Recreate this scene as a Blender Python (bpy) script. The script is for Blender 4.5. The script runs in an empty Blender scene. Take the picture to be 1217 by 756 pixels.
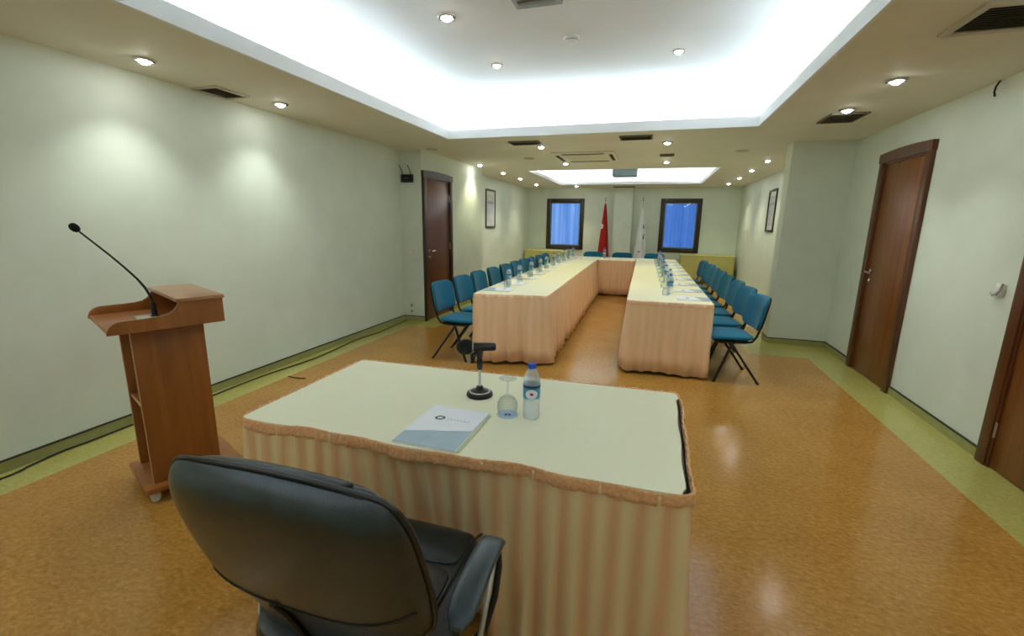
import bpy, bmesh, math, random
from mathutils import Vector, Matrix
random.seed(7)
PI = math.pi
scene = bpy.context.scene
col = scene.collection

# ------------------------------------------------------------------ camera, world, exposure
EYE = 1.48
def cam_setup():
    yaw, pitch, roll = math.radians(-16.93), math.radians(-11.925), math.radians(0.867)
    F = Vector((math.sin(yaw)*math.cos(pitch), math.cos(yaw)*math.cos(pitch), math.sin(pitch)))
    r = Vector((math.cos(yaw), -math.sin(yaw), 0)); u = r.cross(F)
    c, s = math.cos(roll), math.sin(roll)
    R = c*r+s*u; U = -s*r+c*u
    cam = bpy.data.cameras.new('camera'); o = bpy.data.objects.new('camera', cam); col.objects.link(o)
    cam.sensor_width = 36; cam.lens = 538.14/1217*36; cam.clip_start = .02
    m = Matrix((R, U, -F)).transposed().to_4x4(); m.translation = (0, 0, EYE)
    o.matrix_world = m
    scene.camera = o
cam_setup()
scene.view_settings.view_transform = 'Standard'
scene.view_settings.look = 'None'
scene.view_settings.gamma = 1
scene.view_settings.use_curve_mapping = False
scene.view_settings.exposure = 0.52
SPOT_W = 21
COVE_W = 8          # watts per metre of cove tube, front tray
COVE_W2 = 6         # rear tray
SKY = (0.42, 0.52, 0.68)
SKY_S = 1.3
world = bpy.data.worlds.new('world'); scene.world = world; world.use_nodes = True
world.node_tree.nodes['Background'].inputs[0].default_value = (*SKY, 1)
world.node_tree.nodes['Background'].inputs[1].default_value = SKY_S

# ------------------------------------------------------------------ materials
def lin(c):
    return tuple(((v/255)/12.92 if v/255 <= .04045 else ((v/255+.055)/1.055)**2.4) for v in c)
def rgba(c): return (*lin(c), 1)
MATS = {}
def new_mat(name):
    m = bpy.data.materials.new(name); m.use_nodes = True
    nt = m.node_tree; b = nt.nodes['Principled BSDF']
    MATS[name] = m
    return m, nt, b
def N(nt, t, **kw):
    n = nt.nodes.new(t)
    for k, v in kw.items(): setattr(n, k, v)
    return n
def ramp(nt, fac, stops):
    r = N(nt, 'ShaderNodeValToRGB'); e = r.color_ramp.elements
    while len(e) < len(stops): e.new(.5)
    for i, (p, c) in enumerate(stops): e[i].position = p; e[i].color = rgba(c)
    nt.links.new(fac, r.inputs[0]); return r.outputs[0]
def noise(nt, scale, detail=4, vec=None, rough=.55, dist=0):
    n = N(nt, 'ShaderNodeTexNoise'); n.inputs['Scale'].default_value = scale; n.inputs['Detail'].default_value = detail
    n.inputs['Roughness'].default_value = rough; n.inputs['Distortion'].default_value = dist
    if vec is not None: nt.links.new(vec, n.inputs['Vector'])
    return n.outputs['Fac']
def coords(nt, scale=(1, 1, 1), out='Object', rot=(0, 0, 0)):
    t = N(nt, 'ShaderNodeTexCoord'); m = N(nt, 'ShaderNodeMapping')
    m.inputs['Scale'].default_value = scale; m.inputs['Rotation'].default_value = rot
    nt.links.new(t.outputs[out], m.inputs[0]); return m.outputs[0]
def bump(nt, b, fac, strength=.1, dist=.01):
    n = N(nt, 'ShaderNodeBump'); n.inputs['Strength'].default_value = strength; n.inputs['Distance'].default_value = dist
    nt.links.new(fac, n.inputs['Height']); nt.links.new(n.outputs[0], b.inputs['Normal'])
def plain(name, c, rough=.5, metal=0, var=.06, scale=12, spec=.5, bmp=0, bscale=60, coat=0):
    m, nt, b = new_mat(name)
    v = coords(nt)
    lo = tuple(x*(1-var) for x in c); hi = tuple(min(255, x*(1+var)) for x in c)
    nt.links.new(ramp(nt, noise(nt, scale, 3, v), [(.3, lo), (.7, hi)]), b.inputs['Base Color'])
    b.inputs['Roughness'].default_value = rough; b.inputs['Metallic'].default_value = metal
    b.inputs['Specular IOR Level'].default_value = spec
    if coat: b.inputs['Coat Weight'].default_value = coat; b.inputs['Coat Roughness'].default_value = .15
    if bmp: bump(nt, b, noise(nt, bscale, 4, v), bmp, .002)
    return m
def wood(name, dark, light, rough=.35, axis='z', stretch=14, spec=.5, scale=1.6):
    m, nt, b = new_mat(name)
    s = {'z': (stretch, stretch, 1.0), 'y': (stretch, 1.0, stretch), 'x': (1.0, stretch, stretch)}[axis]
    v = coords(nt, s)
    f = noise(nt, scale, 6, v, .6, .6)
    nt.links.new(ramp(nt, f, [(.25, dark), (.5, tuple((a+c)/2 for a, c in zip(dark, light))), (.75, light)]), b.inputs['Base Color'])
    b.inputs['Roughness'].default_value = rough; b.inputs['Specular IOR Level'].default_value = spec
    bump(nt, b, f, .05, .002)
    return m
def emit(name, c, s):
    m, nt, b = new_mat(name)
    b.inputs['Base Color'].default_value = rgba(c); b.inputs['Emission Color'].default_value = rgba(c); b.inputs['Emission Strength'].default_value = s
    return m
def glassy(name, tint, body, amount, edge=.4):
    m, nt, b = new_mat(name)
    out = nt.nodes['Material Output']; tr = N(nt, 'ShaderNodeBsdfTransparent'); tr.inputs[0].default_value = (*tint, 1)
    b.inputs['Base Color'].default_value = rgba(body); b.inputs['Roughness'].default_value = .06; b.inputs['Specular IOR Level'].default_value = .8
    lw = N(nt, 'ShaderNodeLayerWeight'); lw.inputs[0].default_value = .35
    mr = N(nt, 'ShaderNodeMapRange'); mr.inputs['To Min'].default_value = amount; mr.inputs['To Max'].default_value = min(.75, amount+edge)
    nt.links.new(lw.outputs['Facing'], mr.inputs[0])
    mx = N(nt, 'ShaderNodeMixShader'); nt.links.new(mr.outputs[0], mx.inputs[0]); nt.links.new(tr.outputs[0], mx.inputs[1]); nt.links.new(b.outputs[0], mx.inputs[2])
    nt.links.new(mx.outputs[0], out.inputs[0])
    return m

plain('wall paint', (222, 233, 219), .62, var=.015, scale=3, bmp=.05, bscale=120, spec=.3)
plain('ceiling paint', (232, 230, 216), .7, var=.012, scale=2, spec=.2)
plain('tray paint', (240, 243, 244), .7, var=.006, scale=2, spec=.2)
def floor_mat(name, a, b_, c, rough):
    m, nt, b = new_mat(name)
    v = coords(nt)
    f1 = noise(nt, 34, 6, coords(nt, (1, 1.6, 1)), .6, .3); f2 = noise(nt, 2.2, 3, v)
    mx = N(nt, 'ShaderNodeMath', operation='MULTIPLY_ADD'); nt.links.new(f2, mx.inputs[0]); mx.inputs[1].default_value = .35
    nt.links.new(f1, mx.inputs[2])
    sub = N(nt, 'ShaderNodeMath', operation='SUBTRACT'); nt.links.new(mx.outputs[0], sub.inputs[0]); sub.inputs[1].default_value = .175
    nt.links.new(ramp(nt, sub.outputs[0], [(.25, a), (.5, b_), (.78, c)]), b.inputs['Base Color'])
    rr = N(nt, 'ShaderNodeMapRange'); rr.inputs['To Min'].default_value = rough-.04; rr.inputs['To Max'].default_value = rough+.06
    nt.links.new(noise(nt, 5, 4, v), rr.inputs[0]); nt.links.new(rr.outputs[0], b.inputs['Roughness'])
    b.inputs['Specular IOR Level'].default_value = .5
    bump(nt, b, noise(nt, 9, 3, v), .03, .004)
floor_mat('orange linoleum', (148, 104, 42), (172, 126, 56), (194, 150, 76), .17)
floor_mat('green linoleum', (160, 156, 84), (174, 170, 96), (186, 182, 110), .18)
plain('baseboard green', (160, 162, 102), .4, var=.04)
plain('shadow gap', (42, 44, 34), .6)
wood('door veneer', (104, 58, 22), (148, 92, 42), .3, 'z', 16)
wood('door frame wood', (76, 41, 20), (108, 64, 34), .35, 'z', 16)
wood('dark door veneer', (88, 50, 34), (122, 74, 52), .3, 'z', 16)
wood('dark door frame', (46, 32, 22), (66, 48, 34), .4, 'z', 16)
wood('lectern veneer', (134, 78, 32), (168, 106, 52), .32, 'z', 9)
wood('lectern top veneer', (156, 108, 66), (186, 138, 94), .3, 'y', 9)
wood('lectern edge band', (186, 140, 104), (206, 160, 122), .4, 'z', 9)
wood('window wood', (40, 30, 22), (62, 48, 36), .4, 'z', 12)
plain('chrome', (205, 205, 205), .18, 1, var=.02)
plain('satin steel', (185, 182, 176), .35, .9, var=.03)
plain('black metal', (22, 22, 24), .38, .2)
plain('black plastic', (20, 22, 24), .4)
plain('black leather', (20, 36, 40), .3, var=.2, scale=30, bmp=.25, bscale=240, spec=.6, coat=.15)
plain('leather piping', (14, 15, 17), .35)
plain('arm plastic', (48, 62, 68), .3, spec=.6)
plain('foam black', (18, 22, 22), .9, bmp=.5, bscale=300)
def fabric(name, c, sc=260, var=.12):
    m, nt, b = new_mat(name)
    v = coords(nt)
    lo = tuple(x*(1-var) for x in c); hi = tuple(min(255, x*(1+var)) for x in c)
    nt.links.new(ramp(nt, noise(nt, sc, 2, v), [(.3, lo), (.7, hi)]), b.inputs['Base Color'])
    b.inputs['Roughness'].default_value = .85; b.inputs['Specular IOR Level'].default_value = .2
    b.inputs['Sheen Weight'].default_value = .15
    bump(nt, b, noise(nt, sc*1.5, 2, v), .2, .001)
fabric('teal fabric', (10, 104, 136))
fabric('pale tablecloth', (240, 238, 206), 500, .02)
fabric('olive table skirt', (188, 184, 112), 200, .08)
fabric('olive tablecloth', (200, 198, 128), 300, .05)
fabric('flag red', (160, 30, 28), 120, .05)
fabric('flag white', (226, 232, 232), 120, .03)
fabric('flag mark', (24, 34, 40), 120, .05)
fabric('ruffle peach', (226, 172, 120), 90, .06)
fabric('blue curtain', (96, 150, 222), 160, .06)
def stripes(name, a, b_, period, duty=.5, soft=.12):
    m, nt, b = new_mat(name)
    uv = N(nt, 'ShaderNodeTexCoord'); sx = N(nt, 'ShaderNodeSeparateXYZ'); nt.links.new(uv.outputs['UV'], sx.inputs[0])
    d = N(nt, 'ShaderNodeMath', operation='DIVIDE'); nt.links.new(sx.outputs[0], d.inputs[0]); d.inputs[1].default_value = period
    pp = N(nt, 'ShaderNodeMath', operation='PINGPONG'); nt.links.new(d.outputs[0], pp.inputs[0]); pp.inputs[1].default_value = .5
    mu = N(nt, 'ShaderNodeMath', operation='MULTIPLY'); nt.links.new(pp.outputs[0], mu.inputs[0]); mu.inputs[1].default_value = 2
    nt.links.new(ramp(nt, mu.outputs[0], [(duty-soft, a), (duty+soft, b_)]), b.inputs['Base Color'])
    b.inputs['Roughness'].default_value = .5; b.inputs['Specular IOR Level'].default_value = .35
    b.inputs['Sheen Weight'].default_value = .2
    bump(nt, b, noise(nt, 700, 2, coords(nt)), .08, .001)
stripes('striped satin', (222, 174, 124), (230, 208, 156), .075, .5, .34)
stripes('peach satin', (246, 204, 160), (246, 211, 170), .075, .5, .3)
plain('white plastic', (236, 238, 234), .35, var=.01)
plain('grey plastic', (150, 156, 156), .4, var=.03)
plain('vent frame', (196, 192, 176), .45, var=.02)
plain('vent louvre', (112, 108, 92), .55)
plain('vent dark', (34, 32, 28), .7)
plain('unit grey', (120, 140, 146), .45, var=.02)
plain('paper white', (240, 243, 246), .45, var=.008)
plain('paper bluegrey', (164, 186, 196), .4, var=.03)
plain('paper green', (196, 206, 160), .5, var=.03)
plain('ink dark', (36, 46, 56), .5)
plain('ink grey', (158, 168, 172), .5)
plain('cap blue', (24, 84, 190), .35)
plain('label navy', (24, 62, 118), .35)
plain('label white', (232, 240, 246), .4, var=.01)
plain('label teal', (84, 152, 190), .4)
plain('label red', (206, 70, 50), .4)
plain('cover blue', (188, 214, 240), .6, var=.02)
plain('picture mat', (214, 218, 206), .5, var=.02)
plain('picture sheet', (226, 230, 228), .25, var=.05, scale=4)
wood('picture frame wood', (62, 46, 32), (92, 70, 48), .35, 'z', 20)
plain('picture frame black', (34, 32, 30), .3)
plain('caster grey', (208, 206, 190), .45)
plain('outlet cream', (226, 226, 210), .4, var=.01)
plain('board brown', (92, 72, 50), .55)
emit('lamp lens', (255, 252, 244), 75)
emit('cove tube', (232, 244, 255), 9)
glassy('clear plastic', (.95, .98, 1), (232, 240, 246), .30)
glassy('clear glass', (.96, .98, .98), (120, 130, 130), .02, .22)
def window_glass():
    m, nt, b = new_mat('window glass')
    out = nt.nodes['Material Output']; tr = N(nt, 'ShaderNodeBsdfTransparent'); tr.inputs[0].default_value = (.9, .95, 1, 1)
    gl = N(nt, 'ShaderNodeBsdfGlossy'); gl.inputs['Roughness'].default_value = .02
    fr = N(nt, 'ShaderNodeFresnel'); fr.inputs[0].default_value = 1.5
    mx = N(nt, 'ShaderNodeMixShader'); nt.links.new(fr.outputs[0], mx.inputs[0]); nt.links.new(tr.outputs[0], mx.inputs[1]); nt.links.new(gl.outputs[0], mx.inputs[2])
    nt.links.new(mx.outputs[0], out.inputs[0])
window_glass()
def curtain_mat(name, c0, c1):
    m, nt, b = new_mat(name)
    out = nt.nodes['Material Output']
    t = N(nt, 'ShaderNodeBsdfTranslucent'); d = N(nt, 'ShaderNodeBsdfDiffuse')
    c = ramp(nt, noise(nt, 1.0, 3, coords(nt, (9, 1, .15))), [(.35, c0), (.65, c1)])
    nt.links.new(c, t.inputs[0]); nt.links.new(c, d.inputs[0])
    mx = N(nt, 'ShaderNodeMixShader'); mx.inputs[0].default_value = .25
    nt.links.new(t.outputs[0], mx.inputs[1]); nt.links.new(d.outputs[0], mx.inputs[2]); nt.links.new(mx.outputs[0], out.inputs[0])
curtain_mat('sheer light blue curtain', (120, 165, 225), (176, 208, 250))
curtain_mat('sheer blue curtain', (96, 140, 205), (112, 156, 218))

# ------------------------------------------------------------------ mesh helpers
def V(*a): return Vector(a)
class MB:
    """collects shapes and links them as one mesh object"""
    def __init__(s): s.bm = bmesh.new(); s.uv = s.bm.loops.layers.uv.new('UVMap'); s.mi = 0
    def add(s, verts, faces, smooth=True, uvs=None):
        vs = [s.bm.verts.new(v) for v in verts]
        for f in faces:
            try: fc = s.bm.faces.new([vs[i] for i in f])
            except ValueError: continue
            fc.smooth = smooth; fc.material_index = s.mi
            if uvs:
                for l, i in zip(fc.loops, f): l[s.uv].uv = uvs[i]
        return s
    def box(s, lo, hi, bev=0, seg=2, mat=None):
        t = bmesh.new(); bmesh.ops.create_cube(t, size=1)
        c = [(a+b)/2 for a, b in zip(lo, hi)]; d = [abs(b-a) for a, b in zip(lo, hi)]
        for v in t.verts: v.co = V(*[c[i]+v.co[i]*d[i] for i in range(3)])
        if bev: bmesh.ops.bevel(t, geom=t.edges[:], offset=min(bev, min(d)*.49), segments=seg, profile=.5, affect='EDGES')
        t.verts.index_update()
        vs = [(mat @ v.co if mat else v.co.copy()) for v in t.verts]
        fs = [[v.index for v in f.verts] for f in t.faces]; t.free()
        return s.add(vs, fs, bev > 0)
    def tube(s, pts, r, seg=10, closed=False, caps=True, flat=1.0):
        pts = [Vector(p) for p in pts]; n = len(pts); rr = r if isinstance(r, (list, tuple)) else [r]*n
        verts, faces = [], []
        up = None
        for i, p in enumerate(pts):
            if closed: t = pts[(i+1) % n]-pts[i-1]
            else: t = pts[min(i+1, n-1)]-pts[max(i-1, 0)]
            t.normalize()
            if up is None:
                up = V(0, 0, 1) if abs(t.z) < .9 else V(1, 0, 0)
            x = t.cross(up)
            if x.length < 1e-6: x = t.orthogonal()
            x.normalize(); y = x.cross(t); up = y
            for k in range(seg):
                a = 2*PI*k/seg
                verts.append(p + x*math.cos(a)*rr[i]*flat + y*math.sin(a)*rr[i])
        for i in range(n if closed else n-1):
            j = (i+1) % n
            for k in range(seg):
                k2 = (k+1) % seg
                faces.append([i*seg+k, i*seg+k2, j*seg+k2, j*seg+k])
        if caps and not closed:
            faces.append(list(range(seg))[::-1]); faces.append([(n-1)*seg+k for k in range(seg)])
        return s.add(verts, faces)
    def lathe(s, prof, seg=24, c=(0, 0, 0), mat=None, caps=True):
        verts, faces = [], []
        n = len(prof)
        for r, z in prof:
            for k in range(seg):
                a = 2*PI*k/seg; v = V(c[0]+r*math.cos(a), c[1]+r*math.sin(a), c[2]+z)
                verts.append(mat @ v if mat else v)
        for i in range(n-1):
            for k in range(seg):
                k2 = (k+1) % seg
                faces.append([i*seg+k, i*seg+k2, (i+1)*seg+k2, (i+1)*seg+k])
        if caps:
            if prof[0][0] > 1e-5: faces.append(list(range(seg))[::-1])
            if prof[-1][0] > 1e-5: faces.append([(n-1)*seg+k for k in range(seg)])
        return s.add(verts, faces)
    def prism(s, poly, axis, lo, hi, smooth=False, mat=None):
        """poly: 2-D outline extruded along axis between lo and hi"""
        n = len(poly); verts = []
        for h in (lo, hi):
            for a, b in poly:
                v = {'x': V(h, a, b), 'y': V(a, h, b), 'z': V(a, b, h)}[axis]
                verts.append(mat @ v if mat else v)
        faces = [list(range(n))[::-1], list(range(n, 2*n))]+[[i, (i+1) % n, n+(i+1) % n, n+i] for i in range(n)]
        return s.add(verts, faces, smooth)
    def grid(s, fn, nu, nv, closed_u=False, uv=None):
        verts, uvs, faces = [], [], []
        for i in range(nu):
            for j in range(nv):
                verts.append(fn(i, j)); uvs.append(uv(i, j) if uv else (i/nu, j/nv))
        for i in range(nu if closed_u else nu-1):
            i2 = (i+1) % nu
            for j in range(nv-1): faces.append([i*nv+j, i2*nv+j, i2*nv+j+1, i*nv+j+1])
        return s.add(verts, faces, True, uvs)
    def build(s, name, mat, parent=None, loc=(0, 0, 0), solid=0, recalc=True, sharp=True):
        if recalc: bmesh.ops.recalc_face_normals(s.bm, faces=s.bm.faces[:])
        if any(loc):
            for v in s.bm.verts: v.co -= V(*loc)
        me = bpy.data.meshes.new(name); s.bm.to_mesh(me); s.bm.free()
        for m in (mat if isinstance(mat, (list, tuple)) else [mat]): me.materials.append(MATS[m])
        o = bpy.data.objects.new(name, me); col.objects.link(o); o.location = loc
        if sharp:
            try: me.set_sharp_from_angle(angle=math.radians(38))
            except Exception: pass
        if solid:
            md = o.modifiers.new('thickness', 'SOLIDIFY'); md.thickness = solid; md.offset = 0
        if parent: o.parent = parent
        return o
def tag(o, label=None, cat=None, group=None, kind=None):
    if label: o['label'] = label
    if cat: o['category'] = cat
    if group: o['group'] = group
    if kind: o['kind'] = kind
    return o
def empty(name, loc=(0, 0, 0), rz=0):
    o = bpy.data.objects.new(name, None); col.objects.link(o); o.location = loc; o.rotation_euler.z = rz
    o.empty_display_size = .1
    return o
def copy_tree(o, parent=None):
    kids = list(o.children)
    c = o.copy(); col.objects.link(c)
    if parent: c.parent = parent
    for k in kids: copy_tree(k, c)
    return c
ORD = ['first', 'second', 'third', 'fourth', 'fifth', 'sixth', 'seventh', 'eighth', 'ninth', 'tenth']
def struct(o, label=None): return tag(o, label, kind='structure')
def arc(cx, cy, r, a0, a1, n):
    return [(cx+r*math.cos(math.radians(a0+(a1-a0)*i/n)), cy+r*math.sin(math.radians(a0+(a1-a0)*i/n))) for i in range(n+1)]

# ------------------------------------------------------------------ room shell
CZ = 2.465; XL, XR = -3.54, 2.16; XLP = -3.2; XLF, XRF = -3.6, 2.12; XRP = 1.51
YN, YF = -1.6, 13.4
def slab(name, lo, hi, mat='wall paint'):
    return struct(MB().box(lo, hi).build(name, mat))
slab('wall_left', (XL-.14, YN, 0), (XL, 6.0, CZ))
slab('wall_left_pier', (XL-.14, 6.0, 0), (XLP, 8.42, CZ))
slab('wall_left_rear', (XLF-.14, 8.42, 0), (XLF, YF, CZ))
slab('wall_right', (XR, YN, 0), (XR+.14, 6.42, CZ))
slab('wall_right_pier', (XRP, 6.42, 0), (XR+.14, 6.68, CZ))
slab('wall_right_rear', (XRF, 6.68, 0), (XRF+.14, YF, CZ))
slab('wall_near', (XL-.14, YN-.14, 0), (XR+.14, YN, CZ))
WIN = [(-3.04, -1.965), (.142, 1.18)]; WZ0, WZ1 = .74, 2.165
w = MB()
xs = [XLF-.14, WIN[0][0], WIN[0][1], WIN[1][0], WIN[1][1], XRF+.14]
for i in (0, 2, 4): w.box((xs[i], YF, 0), (xs[i+1], YF+.16, CZ))
for a, b in WIN: w.box((a, YF, 0), (b, YF+.16, WZ0)); w.box((a, YF, WZ1), (b, YF+.16, CZ))
struct(w.build('wall_far', 'wall paint'))
slab('wall_far_pier', (-1.12, YF-.24, 0), (-.6, YF, CZ))

# floor: orange field with a green border following the walls
fl = MB()
BL = [(-3.25, YN+.3), (-3.25, 5.66), (-2.86, 5.66), (-2.86, 8.74), (-3.26, 8.74), (-3.26, YF-.34), (XRF-.34, YF-.34), (XRF-.34, 6.98), (1.17, 6.98), (1.17, 5.77), (1.8, 5.77), (1.8, YN+.3)]
fl.mi = 1
fl.add([(x, y, 0) for x, y in [(-3.7, YN), (2.3, YN), (2.3, YF), (-3.7, YF)]]+[(x, y, -.12) for x, y in [(-3.7, YN), (2.3, YN), (2.3, YF), (-3.7, YF)]],
       [[0, 1, 2, 3], [4, 5, 6, 7], [0, 1, 5, 4], [1, 2, 6, 5], [2, 3, 7, 6], [3, 0, 4, 7]], False)
fl.mi = 0
fl.prism(BL, 'z', -.002, .0012)
struct(fl.build('floor', ['orange linoleum', 'green linoleum'], sharp=False))

# ceiling: soffit with two raised trays
T1 = (-2.48, -.7, .93, 5.37); T2 = (-2.43, 8.87, 1.02, 12.2)
c = MB(); c.mi = 0
X0, X1 = -3.74, 2.3
def soff(x0, y0, x1, y1): c.box((x0, y0, CZ), (x1, y1, CZ+.04))
soff(X0, YN-.14, X1, T1[1]); soff(X0, T1[3], X1, T2[1]); soff(X0, T2[3], X1, YF+.16)
for T in (T1, T2): soff(X0, T[1], T[0], T[3]); soff(T[2], T[1], X1, T[3])
c.mi = 1
TZ = {0: 2.95, 1: 2.86}; COVE = .16
for k, T in enumerate((T1, T2)):
    x0, y0, x1, y1 = T; z = TZ[k]; f = .1 if k == 0 else .07
    # fascia lip
    q = .003
    for lo, hi in [((x0-.02, y0, CZ-.001), (x0+q, y1, CZ+f)), ((x1-q, y0, CZ-.001), (x1+.02, y1, CZ+f)), ((x0-.02, y1-q, CZ-.001), (x1+.02, y1+.02, CZ+f)), ((x0-.02, y0-.02, CZ-.001), (x1+.02, y0+q, CZ+f))]: c.box(lo, hi)
    # recessed upright walls
    for lo, hi in [((x0-COVE-.03, y0-COVE, CZ+.04), (x0-COVE, y1+COVE, z)), ((x1+COVE, y0-COVE, CZ+.04), (x1+COVE+.03, y1+COVE, z)), ((x0-COVE, y1+COVE, CZ+.04), (x1+COVE, y1+COVE+.03, z)), ((x0-COVE, y0-COVE-.03, CZ+.04), (x1+COVE, y0-COVE, z))]: c.box(lo, hi)
    c.box((x0-COVE-.03, y0-COVE-.03, z), (x1+COVE+.03, y1+COVE+.03, z+.05))
struct(c.build('ceiling', ['ceiling paint', 'tray paint'], sharp=False))

# cove tubes lighting the trays
TILT = math.radians(64)
def area(name, loc, sx, sy, watts, colr, parent, tilt=(PI, 0, 0)):
    l = bpy.data.lights.new(name, 'AREA'); l.shape = 'RECTANGLE'; l.size = sx; l.size_y = sy; l.energy = watts; l.color = colr
    o = bpy.data.objects.new(name, l); col.objects.link(o); o.location = loc; o.rotation_euler = tilt; o.parent = parent
    return o
for k, T in enumerate((T1, T2)):
    x0, y0, x1, y1 = T; m = COVE*.55; z = CZ+.062; W = (COVE_W, COVE_W2)[k]
    cc = ((.76, .89, 1.0), (.95, .97, .95))[k]
    which = ('front', 'rear')[k]
    for nm, a, b in [('left', (x0-m, y0, z), (x0-m, y1, z)), ('right', (x1+m, y0, z), (x1+m, y1, z)), ('far', (x0, y1+m, z), (x1, y1+m, z)), ('near', (x0, y0-m, z), (x1, y0-m, z))]:
        e = empty('cove_light', tuple((p+q)/2 for p, q in zip(a, b)))
        tag(e, f'slim fluorescent tube hidden behind the {nm} lip of the {which} ceiling tray', 'cove light', 'cove lights')
        d = V(*b)-V(*a); L = d.length; h = d/2
        MB().tube([-h, h], .011, 8).build('tube', 'cove tube', e)
        along_x = abs(d.x) > .1
        MB().box((-h.x-.006 if along_x else -.02, -h.y if not along_x else -.02, -.022), (h.x+.006 if along_x else .02, h.y if not along_x else .02, -.012)).build('batten', 'white plastic', e)
        area('cove_glow', (0, 0, .016), L if along_x else .07, .07 if along_x else L, W*L/3.0, cc, e, {'left': (PI, -TILT, 0), 'right': (PI, TILT, 0), 'far': (PI-TILT, 0, 0), 'near': (PI+TILT, 0, 0)}[nm])

# baseboards
def baseboard(name, a, b, side):
    """a,b: ends along the wall foot, side: unit normal into the room"""
    a, b, n = V(*a, 0), V(*b, 0), V(*side, 0)
    def bx(t0, t1, z0, z1):
        p = [a+n*t0, b+n*t0, b+n*t1, a+n*t1]
        return [q+V(0, 0, z0) for q in p]+[q+V(0, 0, z1) for q in p]
    F = [[0, 1, 2, 3], [4, 5, 6, 7], [0, 1, 5, 4], [1, 2, 6, 5], [2, 3, 7, 6], [3, 0, 4, 7]]
    o = struct(MB().add(bx(0, .012, 0.0015, .068), F, False).build(name, 'baseboard green'))
    MB().add(bx(0, .015, .068, .076), F, False).build('shadow_cap_strip', 'shadow gap', o)  # dark cap strip drawing the shadow line along the baseboard top
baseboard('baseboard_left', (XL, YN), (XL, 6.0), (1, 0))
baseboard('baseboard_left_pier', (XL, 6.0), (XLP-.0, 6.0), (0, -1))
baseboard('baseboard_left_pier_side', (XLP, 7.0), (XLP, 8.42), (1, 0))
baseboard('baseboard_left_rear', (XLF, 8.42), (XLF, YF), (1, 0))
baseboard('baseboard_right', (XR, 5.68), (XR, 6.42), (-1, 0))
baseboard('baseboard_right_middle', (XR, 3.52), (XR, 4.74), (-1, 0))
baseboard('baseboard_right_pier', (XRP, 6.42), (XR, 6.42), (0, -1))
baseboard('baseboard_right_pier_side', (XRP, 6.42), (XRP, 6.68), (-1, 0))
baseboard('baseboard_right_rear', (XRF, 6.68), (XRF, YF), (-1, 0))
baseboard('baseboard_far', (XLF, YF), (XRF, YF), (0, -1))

# doors
def door(name, x, n, y0, y1, h, hinge_far, leafm, framem, label):
    """x: wall face, n: +1/-1 into the room"""
    e = struct(empty(name, (x, (y0+y1)/2, 0)), label)
    hw = (y1-y0)/2; fw = .085
    f = MB()
    def bx(ya, yb, za, zb, d0, d1, bev=.004):
        xs_ = sorted((n*d0, n*d1)); f.box((xs_[0], ya, za), (xs_[1], yb, zb), bev)
    bx(-hw, -hw+fw, 0, h, 0, .034); bx(hw-fw, hw, 0, h, 0, .034)
    # head piece with a slight rise to the middle
    pts = [(-hw-.006, h-fw)]+[(hw+.006, h-fw), (hw+.006, h)]+[(hw-2*hw*t/8, h+.016*math.sin(PI*t/8)) for t in range(1, 8)]+[(-hw-.006, h)]
    xs_ = sorted((n*0.0, n*.04)); f.prism(pts, 'x', xs_[0], xs_[1])
    # stop strip
    bx(-hw+fw, -hw+fw+.018, 0, h-fw, 0, .022, 0); bx(hw-fw-.018, hw-fw, 0, h-fw, 0, .022, 0); bx(-hw+fw, hw-fw, h-fw-.018, h-fw, 0, .022, 0)
    f.build('door_frame', framem, e)
    l = MB(); xs_ = sorted((n*.001, n*.012)); l.box((xs_[0], -hw+fw+.018, .006), (xs_[1], hw-fw-.018, h-fw-.018), .003)
    leaf = l.build('door_leaf', leafm, e)
    s = 1 if hinge_far else -1     # handle side
    hy = -s*(hw-fw-.085)
    g = MB()
    rot = Matrix.Translation((n*.012, hy, 1.04)) @ Matrix.Rotation(n*PI/2, 4, 'Y')
    g.lathe([(.026, 0), (.026, .008), (.01, .01), (.01, .05)], 16, mat=rot)
    g.tube([(n*.058, hy, 1.04), (n*.062, hy+s*.03, 1.04), (n*.06, hy+s*.12, 1.037)], [.011, .0105, .009], 10)
    g.build('door_handle', 'chrome', leaf)
    g = MB(); rot2 = Matrix.Translation((n*.012, hy, .95)) @ Matrix.Rotation(n*PI/2, 4, 'Y')
    g.lathe([(.022, 0), (.022, .007), (.012, .012)], 14, mat=rot2); g.build('keyhole_cover', 'chrome', leaf)
    g = MB()
    for z in (.25, h*.5, h-.35): g.tube([(n*.02, s*(hw-fw-.012), z-.05), (n*.02, s*(hw-fw-.012), z+.05)], .007, 8)
    g.build('hinge', 'satin steel', leaf)
door('door_1', XLP, 1, 6.0, 6.985, 2.18, True, 'dark door veneer', 'dark door frame', 'dark brown door in the left pier')
door('door_2', XR, -1, 4.745, 5.665, 2.195, False, 'door veneer', 'door frame wood', 'reddish brown door in the right wall')
door('door_3', XR, -1, 2.58, 3.51, 2.195, True, 'door veneer', 'door frame wood', 'reddish brown door at the right edge of the photo')
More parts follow.
